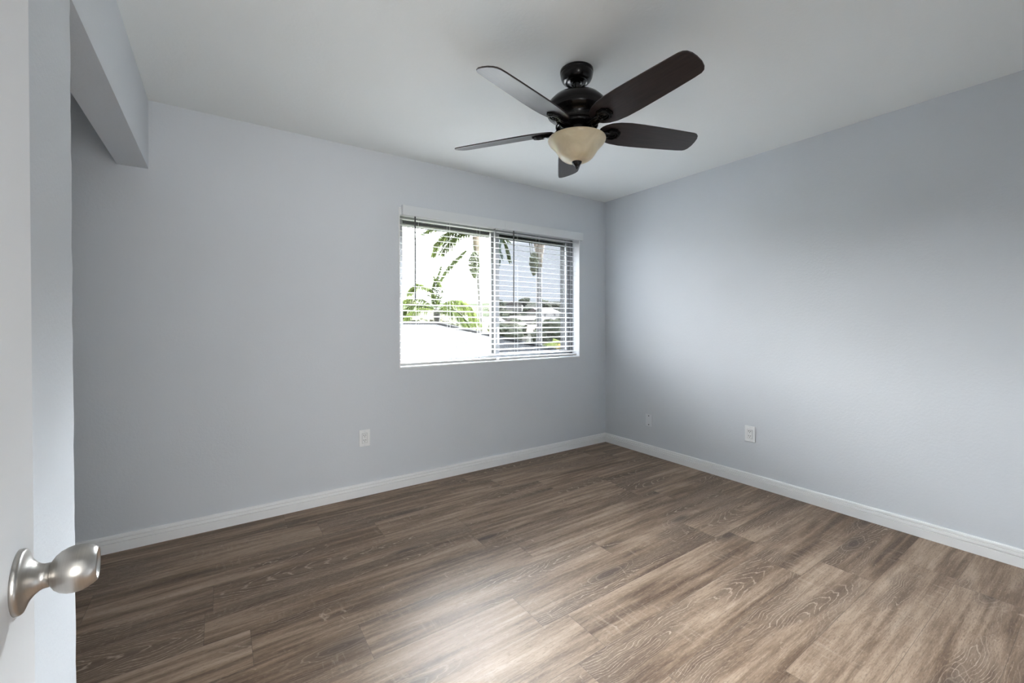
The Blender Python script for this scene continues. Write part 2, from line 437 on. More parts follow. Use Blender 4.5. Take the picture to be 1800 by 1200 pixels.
# ------------------------------------------------------------------ window
LN = .008
wt = thing('window_1', ((WX0+WX1)/2, .1, WZ0), 'white sliding window with grey metal sashes', 'window'); wt['kind'] = 'structure'
b = MB(); y0, y1 = -.004, .085
b.box((WX0-.001, y0, WZ0-.001), (WX0+LN, y1, WZ1+.001)); b.box((WX1-LN, y0, WZ0-.001), (WX1+.001, y1, WZ1+.001))
b.box((WX0+LN, y0, WZ0-.001), (WX1-LN, y1, WZ0+LN)); b.box((WX0+LN, y0, WZ1-LN), (WX1-LN, y1, WZ1+.001))
tag(b.build('window_liner', M['liner'], wt, bevel=.0012), 'white painted liner of the opening')
def ring(b, xa, xb, za, zb, ya, yb, t, tb=None, tt=None):
    tb = tb or t; tt = tt or t
    b.box((xa, ya, za), (xa+t, yb, zb)); b.box((xb-t, ya, za), (xb, yb, zb)); b.box((xa+t, ya, za), (xb-t, yb, za+tb)); b.box((xa+t, ya, zb-tt), (xb-t, yb, zb)); return b
fx0, fx1, fz0, fz1 = WX0, WX1, WZ0, WZ1
fr = ring(MB(), fx0, fx1, fz0, fz1, .085, .165, .022, .03, .03).build('window_frame', M['alu'], wt, bevel=.001)
XM = -1.262
# sliding sash (left, nearer) and fixed sash (right, further out)
s1 = ring(MB(), fx0+.02, XM+.035, fz0+.028, fz1-.028, .090, .118, .042, .040, .034).build('sash', M['alu'], wt, bevel=.0015)
tag(s1, 'left sliding sash')
MB().box((fx0+.06, .103, fz0+.066), (XM-.005, .107, fz1-.06)).build('pane', M['glass'], s1)
s2 = ring(MB(), XM-.03, fx1-.02, fz0+.028, fz1-.028, .124, .150, .040, .040, .034).build('sash', M['alu'], wt, bevel=.0015)
tag(s2, 'right fixed sash')
MB().box((XM+.008, .135, fz0+.066), (fx1-.058, .139, fz1-.06)).build('pane', M['glass'], s2)
b = MB()
for k in (0, 1): b.box((fx1-.0225+.0005*k, .088+.034*k, fz0+.03), (fx1-.0195, .098+.034*k, fz1-.03))
b.build('gasket', M['gasket'], wt)
b = MB(); b.box((XM+.012, .0905, WZ0+.15), (XM+.026, .0800, WZ0+.30)); b.build('sash_latch', M['liner'], wt, bevel=.002)
sf = ring(MB(), XM-.015, fx1-.018, fz0+.026, fz1-.026, .154, .162, .020).build('screen_frame', M['alu'], wt)
MB().box((XM+.004, .157, fz0+.045), (fx1-.037, .1585, fz1-.045)).build('insect_screen', M['screen'], sf)
# exterior stucco return around the opening
b = MB(); e = .012
b.box((WX0-.001, .165, WZ0), (WX0+e, T+.004, WZ1)); b.box((WX1-e, .165, WZ0), (WX1+.001, T+.004, WZ1)); b.box((WX0+e, .165, WZ1-.076), (WX1-e, T+.004, WZ1)); b.box((WX0+e, .165, WZ0), (WX1-e, T+.004, WZ0+.03))
b.build('outer_reveal', M['stucco'], wt)

# ------------------------------------------------------------------ blinds
def blind(xa, xb, label, wand_x, wand_len, lads, vx0, vx1, seed):
    rnd = random.Random(seed)
    zt = WZ1-.010
    t = thing('window_blind', ((xa+xb)/2, 0, WZ0), label, 'window blind', 'white slatted blinds in the window')
    # valance with returned ends
    v = MB(); v.box((vx0, -.040, 2.006), (vx1, -.032, 2.080)); v.box((vx0, -.032, 2.006), (vx0+.006, -.001, 2.080)); v.box((vx1-.006, -.032, 2.006), (vx1, -.001, 2.080))
    v.box((vx0+.006, -.032, 2.074), (vx1-.006, -.001, 2.080))
    v.build('valance', M['valance'], t, bevel=.002)
    MB().box((xa, -.006, zt-.042), (xb, .046, zt-.001)).build('headrail', M['blind'], t, bevel=.001)
    pitch = .0455; z = zt-.068; zs = []
    while z > WZ0+.062: zs.append(z); z -= pitch
    s = MB(); tilt = math.radians(-6.0)
    for k, z in enumerate(zs):
        tl = tilt + math.radians(rnd.uniform(-1.2, 1.2)); dz = rnd.uniform(-.0012, .0012)
        q = 6; vs = []; tk = .0009
        for i in range(q+1):
            a = -1+2*i/q; yy = a*.025; zz = (1-a*a)*.0014
            # room side (negative y) hangs lower
            Y = .021 + yy*math.cos(tl) + zz*math.sin(tl); Z = z + dz - yy*math.sin(tl)*1.0 + zz*math.cos(tl)
            vs.append((Y, Z))
        pts = [(y_, z_+tk) for y_, z_ in vs] + [(y_, z_-tk) for y_, z_ in reversed(vs)]
        sag = rnd.uniform(-.0015, .0015)
        path = [((xa, 0, sag), (0, 1, 0), (0, 0, 1)), ((xb, 0, -sag), (0, 1, 0), (0, 0, 1))]
        s.sweep(pts, path)
    s.build('slats', M['blind'], t)
    r = MB(); r.box((xa, -.006, WZ0+.020), (xb, .046, WZ0+.037)); r.build('bottom_rail', M['blind'], t, bevel=.003)
    for lx in lads:
        c = MB()
        for yy in (-.0055, .0475):
            c.tube([(lx, yy, zt-.04), (lx, yy, WZ0+.03)], .0006, 5)
        c.tube([(lx+.01, .02, zt-.04), (lx+.01, .02, WZ0+.03)], .0006, 5)
        c.build('ladder_cord', M['cord'], t)
    w = MB(); w.tube([(wand_x, -.018, 2.012), (wand_x-.002, -.018, 2.014-wand_len)], .0055, 6, False); 
    wo = w.build('tilt_wand', M['wand'], t)
    k = MB(); k.tube([(wand_x, -.018, 2.010), (wand_x, -.018, 2.022), (wand_x, -.006, 2.026)], .0025, 6); k.build('wand_hook', M['blind'], wo)
    return t
blind(-2.155, -1.318, 'white slatted blind over the left, brighter half of the window', -2.042, .63, (-2.012, -1.749, -1.475), -2.145, -1.246, 3)
blind(-1.292, -.400, 'white slatted blind over the right, screened half of the window', -1.146, .63, (-1.095, -.852, -.52), -1.245, -.343, 5)

# ------------------------------------------------------------------ outlets
def outlet(loc, rz, label):
    t = thing('power_outlet', (0, 0, 0), label, 'power outlet', 'white duplex outlets low on the walls')
    # built facing -Y at the origin, then turned
    w, hh = .0375, .0585
    b = MB(); b.prism([(-w, -hh), (w, -hh), (w, hh), (-w, hh)], 0, .0062, Matrix(((1,0,0,0),(0,0,-1,0),(0,1,0,0),(0,0,0,1))))
    cp = b.build('cover_plate', M['plastic'], t, bevel=.0035, seg=3)
    b = MB(); Q = Matrix(((1,0,0,0),(0,0,-1,0),(0,1,0,0),(0,0,0,1)))
    b.prism([(-.0168, -.0335), (.0168, -.0335), (.0168, .0335), (-.0168, .0335)], .005, .0088, Q)
    rc = b.build('receptacle', M['plastic'], t, bevel=.001)
    b = MB(); b.prism([(-.0182, -.0349), (.0182, -.0349), (.0182, .0349), (-.0182, .0349)], .0058, .0066, Q)
    b.build('shadow_gap', M['gap_shade'], t)  # raised grey sheet painted as the shade in the gap round the receptacle
    for zc in (.0185, -.0155):
        b = MB()
        for sx, hl in ((-.0065, .0045), (.0065, .0038)):
            b.box((sx-.0014, -.0094, zc+.002-hl), (sx+.0014, -.0086, zc+.002+hl))
        b.lathe([(.0024, 0), (.0024, .0008)], 14, Matrix.Translation((0, -.0086, zc-.0085)) @ Matrix.Rotation(math.pi/2, 4, 'X'), False)
        b.build('socket_slots', M['slot'], rc)
    for zc in (.048, -.048):
        b = MB(); b.lathe([(.0032, 0), (.0032, .0006), (.002, .0012)], 14, Matrix.Translation((0, -.0060, zc)) @ Matrix.Rotation(math.pi/2, 4, 'X'))
        b.build('screw', M['plate'], cp)
    t.location = loc; t.rotation_euler = (0, 0, rz)
    return t
outlet((-2.417, 0, .405), 0, 'white duplex power outlet on the wall under the window')
outlet((0, -1.448, .382), -math.pi/2, 'white duplex power outlet low on the right wall')
t = thing('blank_wall_plate', (0, 0, 0), 'grey painted blank plate with two dark screw holes near the room corner', 'wall plate')
Q = Matrix(((1,0,0,0),(0,0,-1,0),(0,1,0,0),(0,0,0,1)))
b = MB(); b.prism([(-.0355, -.0575), (.0355, -.0575), (.0355, .0575), (-.0355, .0575)], 0, .006, Q)
pl = b.build('cover_plate', M['plate'], t, bevel=.003, seg=3)
for zc in (.040, -.040):
    b = MB(); b.lathe([(.0048, 0), (.0048, .0009), (.003, .0014)], 16, Matrix.Translation((0, -.0058, zc)) @ Matrix.Rotation(math.pi/2, 4, 'X'))
    b.build('screw', M['slot'], pl)
t.location = (0, -.540, .316); t.rotation_euler = (0, 0, -math.pi/2)

# ------------------------------------------------------------------ door with knob
DOOR_DEG = -3.0
KN = Vector((-3.4282, -2.4253, .9436)); TH = math.radians(DOOR_DEG)
dirn = Vector((math.sin(TH), math.cos(TH), 0)); nor = Vector((math.cos(TH), -math.sin(TH), 0))    # along the leaf / out of its face
DM = Matrix(((dirn.x, nor.x, 0, KN.x), (dirn.y, nor.y, 0, KN.y), (0, 0, 1, 0), (0, 0, 0, 1)))     # local: x along leaf, y out of face, z up
dr = thing('door_1', (KN.x, KN.y, 0), 'white panelled door opened against the left wall', 'door'); dr['kind'] = 'structure'
xh, xl = -.70, .060
b = MB()
STL = .140
def dbox(b, a, c): return b.box(a, c, DM)
rails = [(.012, .235), (.90, 1.03), (1.62, 1.72), (1.925, 2.035)]
dbox(b, (xh, -.035, .012), (xh+STL, 0, 2.035)); dbox(b, (xl-STL, -.035, .012), (xl, 0, 2.035))
mid = (xh+xl)/2
for za, zb in ((.235, .90), (1.03, 1.62), (1.72, 1.925)): dbox(b, (mid-.05, -.035, za), (mid+.05, 0, zb))
for za, zb in rails: dbox(b, (xh+STL, -.035, za), (xl-STL, 0, zb))
leaf = b.build('door_leaf', M['door'], dr, bevel=.002)
for xa, xb in ((xh+STL, mid-.05), (mid+.05, xl-STL)):
    for (za, zb) in ((.235, .90), (1.03, 1.62), (1.72, 1.925)):
        b = MB(); dbox(b, (xa-.002, -.026, za-.002), (xb+.002, -.009, zb+.002))
        i = .03
        vs = [DM @ Vector(q) for q in ((xa+.008, -.009, za+.008), (xb-.008, -.009, za+.008), (xb-.008, -.009, zb-.008), (xa+.008, -.009, zb-.008), (xa+i, -.002, za+i), (xb-i, -.002, za+i), (xb-i, -.002, zb-i), (xa+i, -.002, zb-i))]
        b.add(vs, [(4, 5, 6, 7), (0, 1, 5, 4), (1, 2, 6, 5), (2, 3, 7, 6), (3, 0, 4, 7)])
        b.build('door_panel', M['door'], dr)
KM = DM @ Matrix.Translation((0, 0, KN.z)) @ Matrix.Rotation(-math.pi/2, 4, 'X')        # local z out of the door face
kn = MB(); kn.lathe([(.0118, 0.0235), (.0135, 0.0244), (.0172, 0.0268), (.0208, 0.0310), (.0230, 0.0361), (.0240, 0.0410), (.0237, 0.0460), (.0222, 0.0514), (.0195, 0.0563), (.0168, 0.0596), (.0160, 0.0600), (.0152, 0.0590), (.0130, 0.0568), (.0080, 0.0559), (.0001, 0.0556)], 72, KM)
ko = kn.build('door_knob', M['nickel'], dr)
rs = MB(); rs.lathe([(.0318, -.002), (.0318, .0030), (.0308, .0046), (.0282, .0056), (.0245, .0068), (.0200, .0092), (.0160, .0125), (.0132, .0160), (.0122, .0185), (.0120, .0240)], 72, KM)
ro = rs.build('rose', M['nickel'], ko)
pin = MB(); pin.lathe([(.0016, 0), (.0016, .0124)], 10, KM @ Matrix.Translation((0, 0, .0212)) @ Matrix.Rotation(math.radians(98), 4, 'Y') )
pin.build('release_pin', M['slot'], ko)

# ------------------------------------------------------------------ ceiling fan
FX, FY = -1.8092, -1.5227
fan = thing('ceiling_fan', (FX, FY, H), 'dark bronze ceiling fan with five espresso blades and a cream glass bowl light', 'ceiling fan')
TF = Matrix.Translation((FX, FY, 0))
b = MB(); b.lathe([(.074, 2.4400), (.0800, 2.4380), (.0800, 2.4265), (.0770, 2.4236), (.0785, 2.4207), (.0780, 2.4137), (.0755, 2.4032), (.0705, 2.3920), (.0630, 2.3840), (.0560, 2.3800), (.0515, 2.3795), (.0500, 2.3830), (.0430, 2.3840), (.0390, 2.3790), (.0310, 2.3760), (.0240, 2.3750), (.0225, 2.3780), (.0120, 2.3780)], 64, TF)
b.build('canopy', M['fanmetal'], fan)
b = MB(); b.lathe([(.0190, 2.3870), (.0175, 2.3730), (.0125, 2.3640), (.0125, 2.3130)], 32, TF); b.build('downrod', M['fanmetal'], fan)
b = MB(); b.lathe([(.020, 2.3260), (.050, 2.3230), (.088, 2.3140), (.118, 2.2980), (.138, 2.2770), (.146, 2.2590), (.147, 2.2470), (.143, 2.2403), (.145, 2.2337), (.141, 2.2243), (.118, 2.2163), (.107, 2.2097), (.103, 2.2030), (.101, 2.1890), (.100, 2.1770), (.103, 2.1730), (.103, 2.1650), (.094, 2.1590), (.060, 2.1570)], 72, TF)
mo = b.build('motor_housing', M['fanmetal'], fan)
b = MB(); b.lathe([(.062, 2.1670), (.070, 2.1590), (.074, 2.1470), (.074, 2.1250), (.068, 2.1170), (.066, 2.1130), (.080, 2.1090), (.083, 2.1010), (.040, 2.0970)], 48, TF)
b.build('switch_housing', M['fanmetal'], fan)
bowl = MB(); bowl.lathe([(.1390, 2.1050), (.1400, 2.1005), (.1380, 2.0935), (.1310, 2.0835), (.1190, 2.0710), (.1060, 2.0570), (.0965, 2.0430), (.0880, 2.0290), (.0775, 2.0155), (.0640, 2.0050), (.0450, 1.9980), (.0220, 1.9950), (.0120, 1.9945),
  (.0120, 1.9975), (.0220, 1.9980), (.0440, 2.0015), (.0620, 2.0085), (.0750, 2.0190), (.0850, 2.0320), (.0935, 2.0460), (.1030, 2.0600), (.1160, 2.0740), (.1280, 2.0865), (.1355, 2.0970), (.1360, 2.1030), (.1390, 2.1050)], 72, TF, capped=False)
bw = tag(bowl.build('glass_bowl', M['bowl'], fan), 'cream alabaster glass bowl shade')
b = MB(); b.lathe([(.0245, 1.9970), (.0245, 1.9940), (.0200, 1.9850), (.0120, 1.9760), (.0070, 1.9700), (.0060, 1.9650), (.0020, 1.9610), (.0003, 1.9602)], 32, TF)
b.build('finial', M['fanmetal'], bw)
b = MB(); b.lathe([(.005, 2.1070), (.005, 1.9960)], 12, TF); b.build('bowl_stem', M['fanmetal'], bw)

ZB, PT, A0 = 2.156, math.radians(-16.8), -92
def outline():
    """blade outline seen along its length; slanted, rounded tip"""
    up = [(.118, .020), (.124, .032), (.138, .046), (.165, .062), (.205, .073), (.26, .0785), (.33, .0785), (.42, .0755), (.52, .0710), (.60, .0665)]
    tip = [(.632, .0630), (.646, .0560), (.655, .0430), (.661, .020), (.661, -.010), (.657, -.034), (.648, -.052), (.636, -.0615), (.620, -.0660)]
    lo = [(.59, -.0675), (.52, -.0710), (.42, -.0755), (.33, -.0785), (.26, -.0785), (.205, -.073), (.165, -.062), (.138, -.046), (.124, -.032), (.118, -.020)]
    return [(x, y) for x, y in up + tip + lo]
def oct_ring(b, cx, r1, r2, z0, z1, mat, sx=1.25, nseg=8, rot=math.pi/8):
    n = nseg; vs = []
    for z, ra in ((z0, r1), (z1, r1*.93), (z1, r2*1.07), (z0, r2)):
        for k in range(n):
            a = rot + 2*math.pi*k/n; vs.append(mat @ Vector((cx + ra*sx*math.cos(a), ra*math.sin(a), z)))
    fs = []
    for j in range(4):
        for k in range(n): fs.append((j*n+k, j*n+(k+1) % n, ((j+1) % 4)*n+(k+1) % n, ((j+1) % 4)*n+k))
    b.add(vs, fs)
for i in range(5):
    A = math.radians(A0 + 72*i)
    LM = Matrix.Translation((FX, FY, ZB)) @ Matrix.Rotation(A, 4, 'Z') @ Matrix.Rotation(PT, 4, 'X')
    # blade mesh in its own frame so the grain runs along it
    bl = MB(); bl.prism(outline(), -.0032, .0032)
    o = bl.build('blade', M['blade'], None, bevel=.0015)
    o.parent = fan; o.matrix_local = Matrix.Translation((0, 0, ZB-H)) @ Matrix.Rotation(A, 4, 'Z') @ Matrix.Rotation(PT, 4, 'X')
    br = MB()
    # medallion under the blade root: stepped octagon plates and an open oval ring
    oc = [(.187 + .045*math.cos(math.pi/8+k*math.pi/4), .037*math.sin(math.pi/8+k*math.pi/4)) for k in range(8)]
    br.prism(oc, -.0095, -.0034, LM)
    oct_ring(br, .187, .031, .022, -.0095, -.018, LM, 1.22)
    oct_ring(br, .187, .018, .0115, -.0095, -.0145, LM, 1.3, 20)
    # twin struts swooping from the motor to the medallion
    for sgn in (-1, 1):
        RM = Matrix.Translation((FX, FY, 0)) @ Matrix.Rotation(A, 4, 'Z')
        P0 = RM @ Vector((.075, sgn*.020, 2.167)); P1 = RM @ Vector((.105, sgn*.017, 2.140)); P2 = LM @ Vector((.140, sgn*.014, -.014)); P3 = LM @ Vector((.172, sgn*.013, -.012))
        br.tube([P0, P1, P2, P3], [.007, .0075, .007, .006], 8)
    a_ = RM @ Vector((.070, 0, 2.168)); 
    br.tube([RM @ Vector((.060, 0, 2.162)), RM @ Vector((.098, 0, 2.150)), LM @ Vector((.150, 0, -.010))], [.012, .010, .006], 10)
    bo = br.build('blade_arm', M['fanmetal'], fan)
    for sx, sy in ((.178, .0), (.222, .018), (.222, -.018)):
        sw = MB(); sw.lathe([(.0035, -.0032), (.0035, -.0120), (.002, -.0130)], 10, LM @ Matrix.Translation((sx, sy, 0)))
        sw.build('screw', M['fanmetal'], bo)

# ------------------------------------------------------------------ outdoors
GZ = -3.0
def bearing(px, py, depth):
    """direction helper: a place outdoors seen in a given direction at a given distance"""
    d = _r*((px-900)/F_PX) + _u*((PY-py)/F_PX) + _f
    return CAM + d*depth
# ground: flat garden rising to a hill
def tz(x, y):
    d = math.hypot(x-CAM.x, y-CAM.y)
    k = max(0, min(1, (d-110)/260)); k = k*k*(3-2*k)
    return GZ + k*22.5 + (mnoise.noise(Vector((x*.012, y*.012, 0)))*4.5 + mnoise.noise(Vector((x*.04, y*.04, 3)))*1.2)*k
vs = []; fs = []; NA, NR = 72, 40
for i in range(NR):
    d = 3 + 497*(i/(NR-1))**1.8
    for j in range(NA):
        a = YAW + math.radians(-75 + 150*j/(NA-1)); x = CAM.x + math.sin(a)*d; y = CAM.y + math.cos(a)*d
        vs.append((x, max(y, T+.01) if d < 20 else y, tz(x, y)))
for i in range(NR-1):
    for j in range(NA-1): fs.append((i*NA+j, i*NA+j+1, (i+1)*NA+j+1, (i+1)*NA+j))
vs = [(x, max(y, T+.02), z) for x, y, z in vs]
nr = 16
b = MB(); b.add(vs, [f for f in fs if f[0] < nr*NA], True); struct(b.build('lawn', M['lawn']), 'pale green lawn outside the window', 'lawn')
b = MB(); b.add(vs, [f for f in fs if f[0] >= nr*NA], True); struct(b.build('hill', M['hill']), 'hazy tree covered hillside on the horizon', 'hill')

# neighbouring house with a hipped roof
ht = thing('neighbour_house', (1.0, 8.0, GZ), 'neighbouring house with pale grey shingled hip roof below the window', 'house')
RL, RR = Vector((-7.0, 9.6, 1.27)), Vector((2.47, 9.6, 1.21))       # ridge
sl = .30; run = 5.4; ez = 1.24 - sl*run
E0, E1 = Vector((-9.5, RL.y-run, ez)), Vector((RR.x+run*.93, RR.y-run, ez)); E2, E3 = Vector((RR.x+run*.93, RR.y+run, ez)), Vector((-9.5, RL.y+run, ez))
def roof_plane(pts, parent):
    """a shingled slope in its own frame: x along the eave, y up the slope"""
    o = pts[0]; ux = (pts[1]-pts[0]).normalized(); nn = ux.cross(pts[2]-pts[0]).normalized(); uy = nn.cross(ux)
    if nn.z < 0: nn = -nn
    Mx = Matrix(((ux.x, uy.x, nn.x, o.x), (ux.y, uy.y, nn.y, o.y), (ux.z, uy.z, nn.z, o.z), (0, 0, 0, 1))); Mi = Mx.inverted()
    loc = [Mi @ p for p in pts]
    m = MB(); n = len(loc); m.add(loc + [p - Vector((0, 0, .09)) for p in loc], [tuple(range(n)), tuple(range(n, 2*n))[::-1]] + [(i, (i+1) % n, n+(i+1) % n, n+i) for i in range(n)])
    ob = m.build('roof_slope', M['shingle']); ob.parent = parent; ob.matrix_local = Matrix.Translation(-Vector(parent.location)) @ Mx
    return ob
roof_plane([E0, E1, RR, RL], ht); roof_plane([E1, E2, RR], ht); roof_plane([E2, E3, RL, RR], ht); roof_plane([E3, E0, RL], ht)
b = MB(); b.box((E0.x+.5, E0.y+.5, GZ), (E1.x-.5, E2.y-.5, ez-.10)); b.build('wall', M['roofwall'], ht)
rc = MB(); rc.tube([RL+Vector((0, 0, .02)), RR+Vector((0, 0, .02)), E1+Vector((0, 0, .03))], .05, 8); rc.build('ridge_cap', M['shingle'], ht)
vp = Vector((2.6, 7.6, 0)); vz = 1.24 - sl*(9.6-7.6)
b = MB(); b.lathe([(.045, vz-.1), (.045, vz+.32)], 16, Matrix.Translation((vp.x, vp.y, 0))); b.lathe([(.10, vz-.05), (.06, vz+.08)], 16, Matrix.Translation((vp.x, vp.y, 0)))
b.build('vent_pipe', M['roofwall'], ht)

# palms
def bez(pts, n):
    """smooth curve through the points (Catmull-Rom)"""
    P = [pts[0]*2-pts[1]] + pts + [pts[-1]*2-pts[-2]]; out = []
    seg = len(pts)-1
    for i in range(n+1):
        t = i/n*seg; k = min(int(t), seg-1); t -= k
        a, b_, c, d = P[k:k+4]
        out.append(.5*((b_*2) + (c-a)*t + (a*2-b_*5+c*4-d)*t*t + (b_*3-a-c*3+d)*t*t*t))
    return out
def frond(name, pts, leaf, mat, parent, rnd, bare=.15, droop=.55, n=46, wid=.03, thick=.018):
    P = bez([Vector(p) for p in pts], n); m = MB()
    m.tube(P, [thick*(1-.8*i/n) for i in range(n+1)], 5)
    for i in range(int(n*bare), n+1):
        t = (P[min(i+1, n)]-P[max(i-1, 0)]).normalized(); s = t.cross(Vector((0, 0, 1)))
        s = s.normalized() if s.length > .05 else Vector((1, 0, 0))
        f = i/n; ln = leaf*(.45 + .55*math.sin(math.pi*min(1, (f-bare)/(1-bare)*.85+.12)))*rnd.uniform(.8, 1.1)
        for sg in (-1, 1):
            for rep in range(2):
                d = (s*sg*rnd.uniform(.6, 1.0) + t*rnd.uniform(.45, .9) + Vector((0, 0, rnd.uniform(-.15, .35)))).normalized()
                a = P[i]; mid_ = a + d*ln*.5 + Vector((0, 0, -droop*ln*.14)); end = a + d*ln*.9 + Vector((0, 0, -droop*ln*.62))
                w = d.cross(Vector((0, 0, 1))).normalized()*wid if abs(d.z) < .98 else Vector((wid, 0, 0))
                w = (w + Vector((0, 0, rnd.uniform(-.5, .5)*wid)))
                m.add([a-w*.4, a+w*.4, mid_+w, mid_-w, end], [(0, 1, 2, 3), (3, 2, 4)])
    return m.build(name, mat, parent)
def arc(c, az, el, L, drop, n=5):
    """points of an arching frond leaving crown c"""
    out = []; d = Vector((math.sin(az), math.cos(az), 0))
    for i in range(n):
        t = i/(n-1); out.append(c + d*L*t*math.cos(el)*(1-.12*t) + Vector((0, 0, L*t*math.sin(el) - drop*L*t*t)))
    return out
def trunk_mb(base, top, r0, r1, rings=70, lean=Vector((0, 0, 0))):
    m = MB(); pts = []; rad = []
    for i in range(rings+1):
        t = i/rings; pts.append(base.lerp(top, t) + lean*math.sin(math.pi*t)); rad.append((r0+(r1-r0)*t)*(1+.05*(i % 2)))
    m.tube(pts, rad, 14); return m
def palm_cluster(m, top, length, rad, rnd):
    """hanging bunch of fruit: beads packed around a drooping core"""
    for i in range(420):
        t = rnd.random(); rr = rad*math.sin(math.pi*min(.98, .12+t*.86))**.8*math.sqrt(rnd.random()); a = rnd.uniform(0, 6.283)
        c = top + Vector((rr*math.cos(a), rr*math.sin(a), -length*t))
        r = rad*rnd.uniform(.13, .19)
        m.lathe([(.02*r, -r), (.7*r, -.7*r), (r, 0), (.7*r, .7*r), (.02*r, r)], 7, Matrix.Translation(c))
    return m
right_w = Vector((math.cos(YAW), -math.sin(YAW), 0)); away = Vector((math.sin(YAW), math.cos(YAW), 0)); up = Vector((0, 0, 1))
# --- tall queen palm seen through the left half
D1 = 30
c1 = bearing(838.5, 432, D1); base1 = bearing(853, 600, D1); base1.z = GZ
rnd = random.Random(4)
p1 = thing('queen_palm', base1, 'tall slender palm with a hanging green fruit bunch, in the left half of the window', 'palm tree')
tag(trunk_mb(base1, c1-up*1.1, .14, .105).build('trunk', M['trunk_pale'], p1), 'smooth grey ringed trunk')
b = MB(); b.tube([c1-up*1.6, c1-up*.8, c1-up*.1, c1+up*.6], [.12, .19, .22, .34], 14); b.build('crown_sheath', M['crownshaft'], p1)
b = MB(); palm_cluster(b, c1-up*.55-right_w*.15-away*.3, 1.7, .40, rnd); b.tube([c1+up*.2, c1-right_w*.25+up*.1-away*.1, c1-right_w*.15-away*.3-up*.6], .05, 6); b.build('fruit_bunch', M['fruit'], p1)
def off(c, D, pts):
    """points given as metres to the right, up and away from the crown"""
    return [c + right_w*x + up*z + away*y for x, z, y in pts]
frond('frond', off(c1, D1, [(0, .4, 0), (-.7, 1.05, .1), (-1.7, 1.1, .2), (-2.6, .5, .2), (-3.1, -.4, .2)]), 1.15, M['frond_yellow'], p1, rnd, .25, .9, 70, .04)
frond('frond', off(c1, D1, [(0, .3, 0), (-.6, .85, .5), (-1.4, .95, .9), (-2.1, .55, 1.2), (-2.7, -.2, 1.4)]), 1.0, M['frond'], p1, rnd, .25, .9, 60, .04)
frond('frond', off(c1, D1, [(0, .3, 0), (-.6, .95, -.2), (-1.5, 1.25, -.4), (-2.7, 1.15, -.6), (-3.6, .8, -.7)]), .9, M['frond'], p1, rnd, .25, .8, 60, .035)
frond('frond', off(c1, D1, [(0, -.1, 0), (-.55, -.25, -.1), (-1.2, -.75, -.2), (-2.0, -1.6, -.2), (-2.7, -2.7, -.3)]), .78, M['frond'], p1, rnd, .3, .8, 64, .04)
frond('frond', off(c1, D1, [(0, .2, 0), (.5, .55, .1), (1.2, .75, .2), (1.9, .3, .3), (2.3, -.9, .4)]), .7, M['frond'], p1, rnd, .55, .8, 46, .03)
frond('frond', off(c1, D1, [(0, .2, 0), (.35, .1, -.2), (.7, .45, -.3), (1.3, .65, -.5), (2.2, .25, -.6)]), .7, M['frond'], p1, rnd, .6, .8, 40, .03)
for az, el in ((0, 1.2), (1.2, 1.0), (2.4, 1.1), (3.6, 1.15), (4.8, 1.05), (5.6, .85)):
    frond('frond', arc(c1+up*.4, az, el, 3.6, .55), .8, M['frond'], p1, rnd, .2, .8, 44, .032)
# --- shorter feathery palm, crown level with the window
D2 = 20
c2 = bearing(768, 552, D2); base2 = Vector((c2.x, c2.y, GZ)); rnd = random.Random(8)
p2 = thing('feather_palm', base2, 'short bushy palm with arching yellow-green fronds behind the shingled roof', 'palm tree')
trunk_mb(base2, c2-up*.35, .13, .10, 40).build('trunk', M['trunk'], p2)
b = MB(); b.tube([c2-up*.75, c2-up*.35, c2+up*.05, c2+up*.3], [.10, .14, .16, .08], 12); b.build('crown_sheath', M['trunk'], p2)
spec = [[(0, .2, 0), (-.05, .8, 0), (-.02, 1.5, .1), (.15, 2.2, .2)], [(0, .2, 0), (-.2, .7, .2), (-.5, 1.2, .4), (-1.0, 1.45, .6), (-1.5, 1.1, .7)],
        [(0, .1, 0), (-.5, .6, -.1), (-1.1, .75, -.2), (-1.7, .4, -.3), (-2.0, -.3, -.4)], [(0, .1, 0), (-.4, .35, .3), (-1.0, .5, .6), (-1.7, .25, .8), (-2.1, -.4, .9)],
        [(0, .1, 0), (.45, .55, 0), (1.0, .65, -.1), (1.5, .3, -.2), (1.75, -.5, -.3)], [(0, .1, 0), (.35, .4, .4), (.9, .5, .7), (1.5, .2, .9), (1.9, -.4, 1.0)],
        [(0, .1, 0), (.3, .2, -.4), (.7, .2, -.7), (1.2, -.1, -.8), (1.6, -.7, -.9)], [(0, .1, 0), (-.35, .25, -.4), (-.8, .2, -.7), (-1.2, -.1, -.9), (-1.5, -.6, -1.0)],
        [(0, .2, 0), (.1, .75, .1), (.1, 1.3, .2), (-.2, 1.8, .3)], [(0, .2, 0), (-.15, .6, 0), (-.2, 1.1, 0), (-.1, 1.6, 0)]]
for k, s_ in enumerate(spec):
    frond('frond', off(c2, D2, s_), .68 if k not in (0, 8, 9) else .45, M['frond_yellow' if k % 3 else 'frond'], p2, rnd, .16, 1.0, 56, .026, .014)
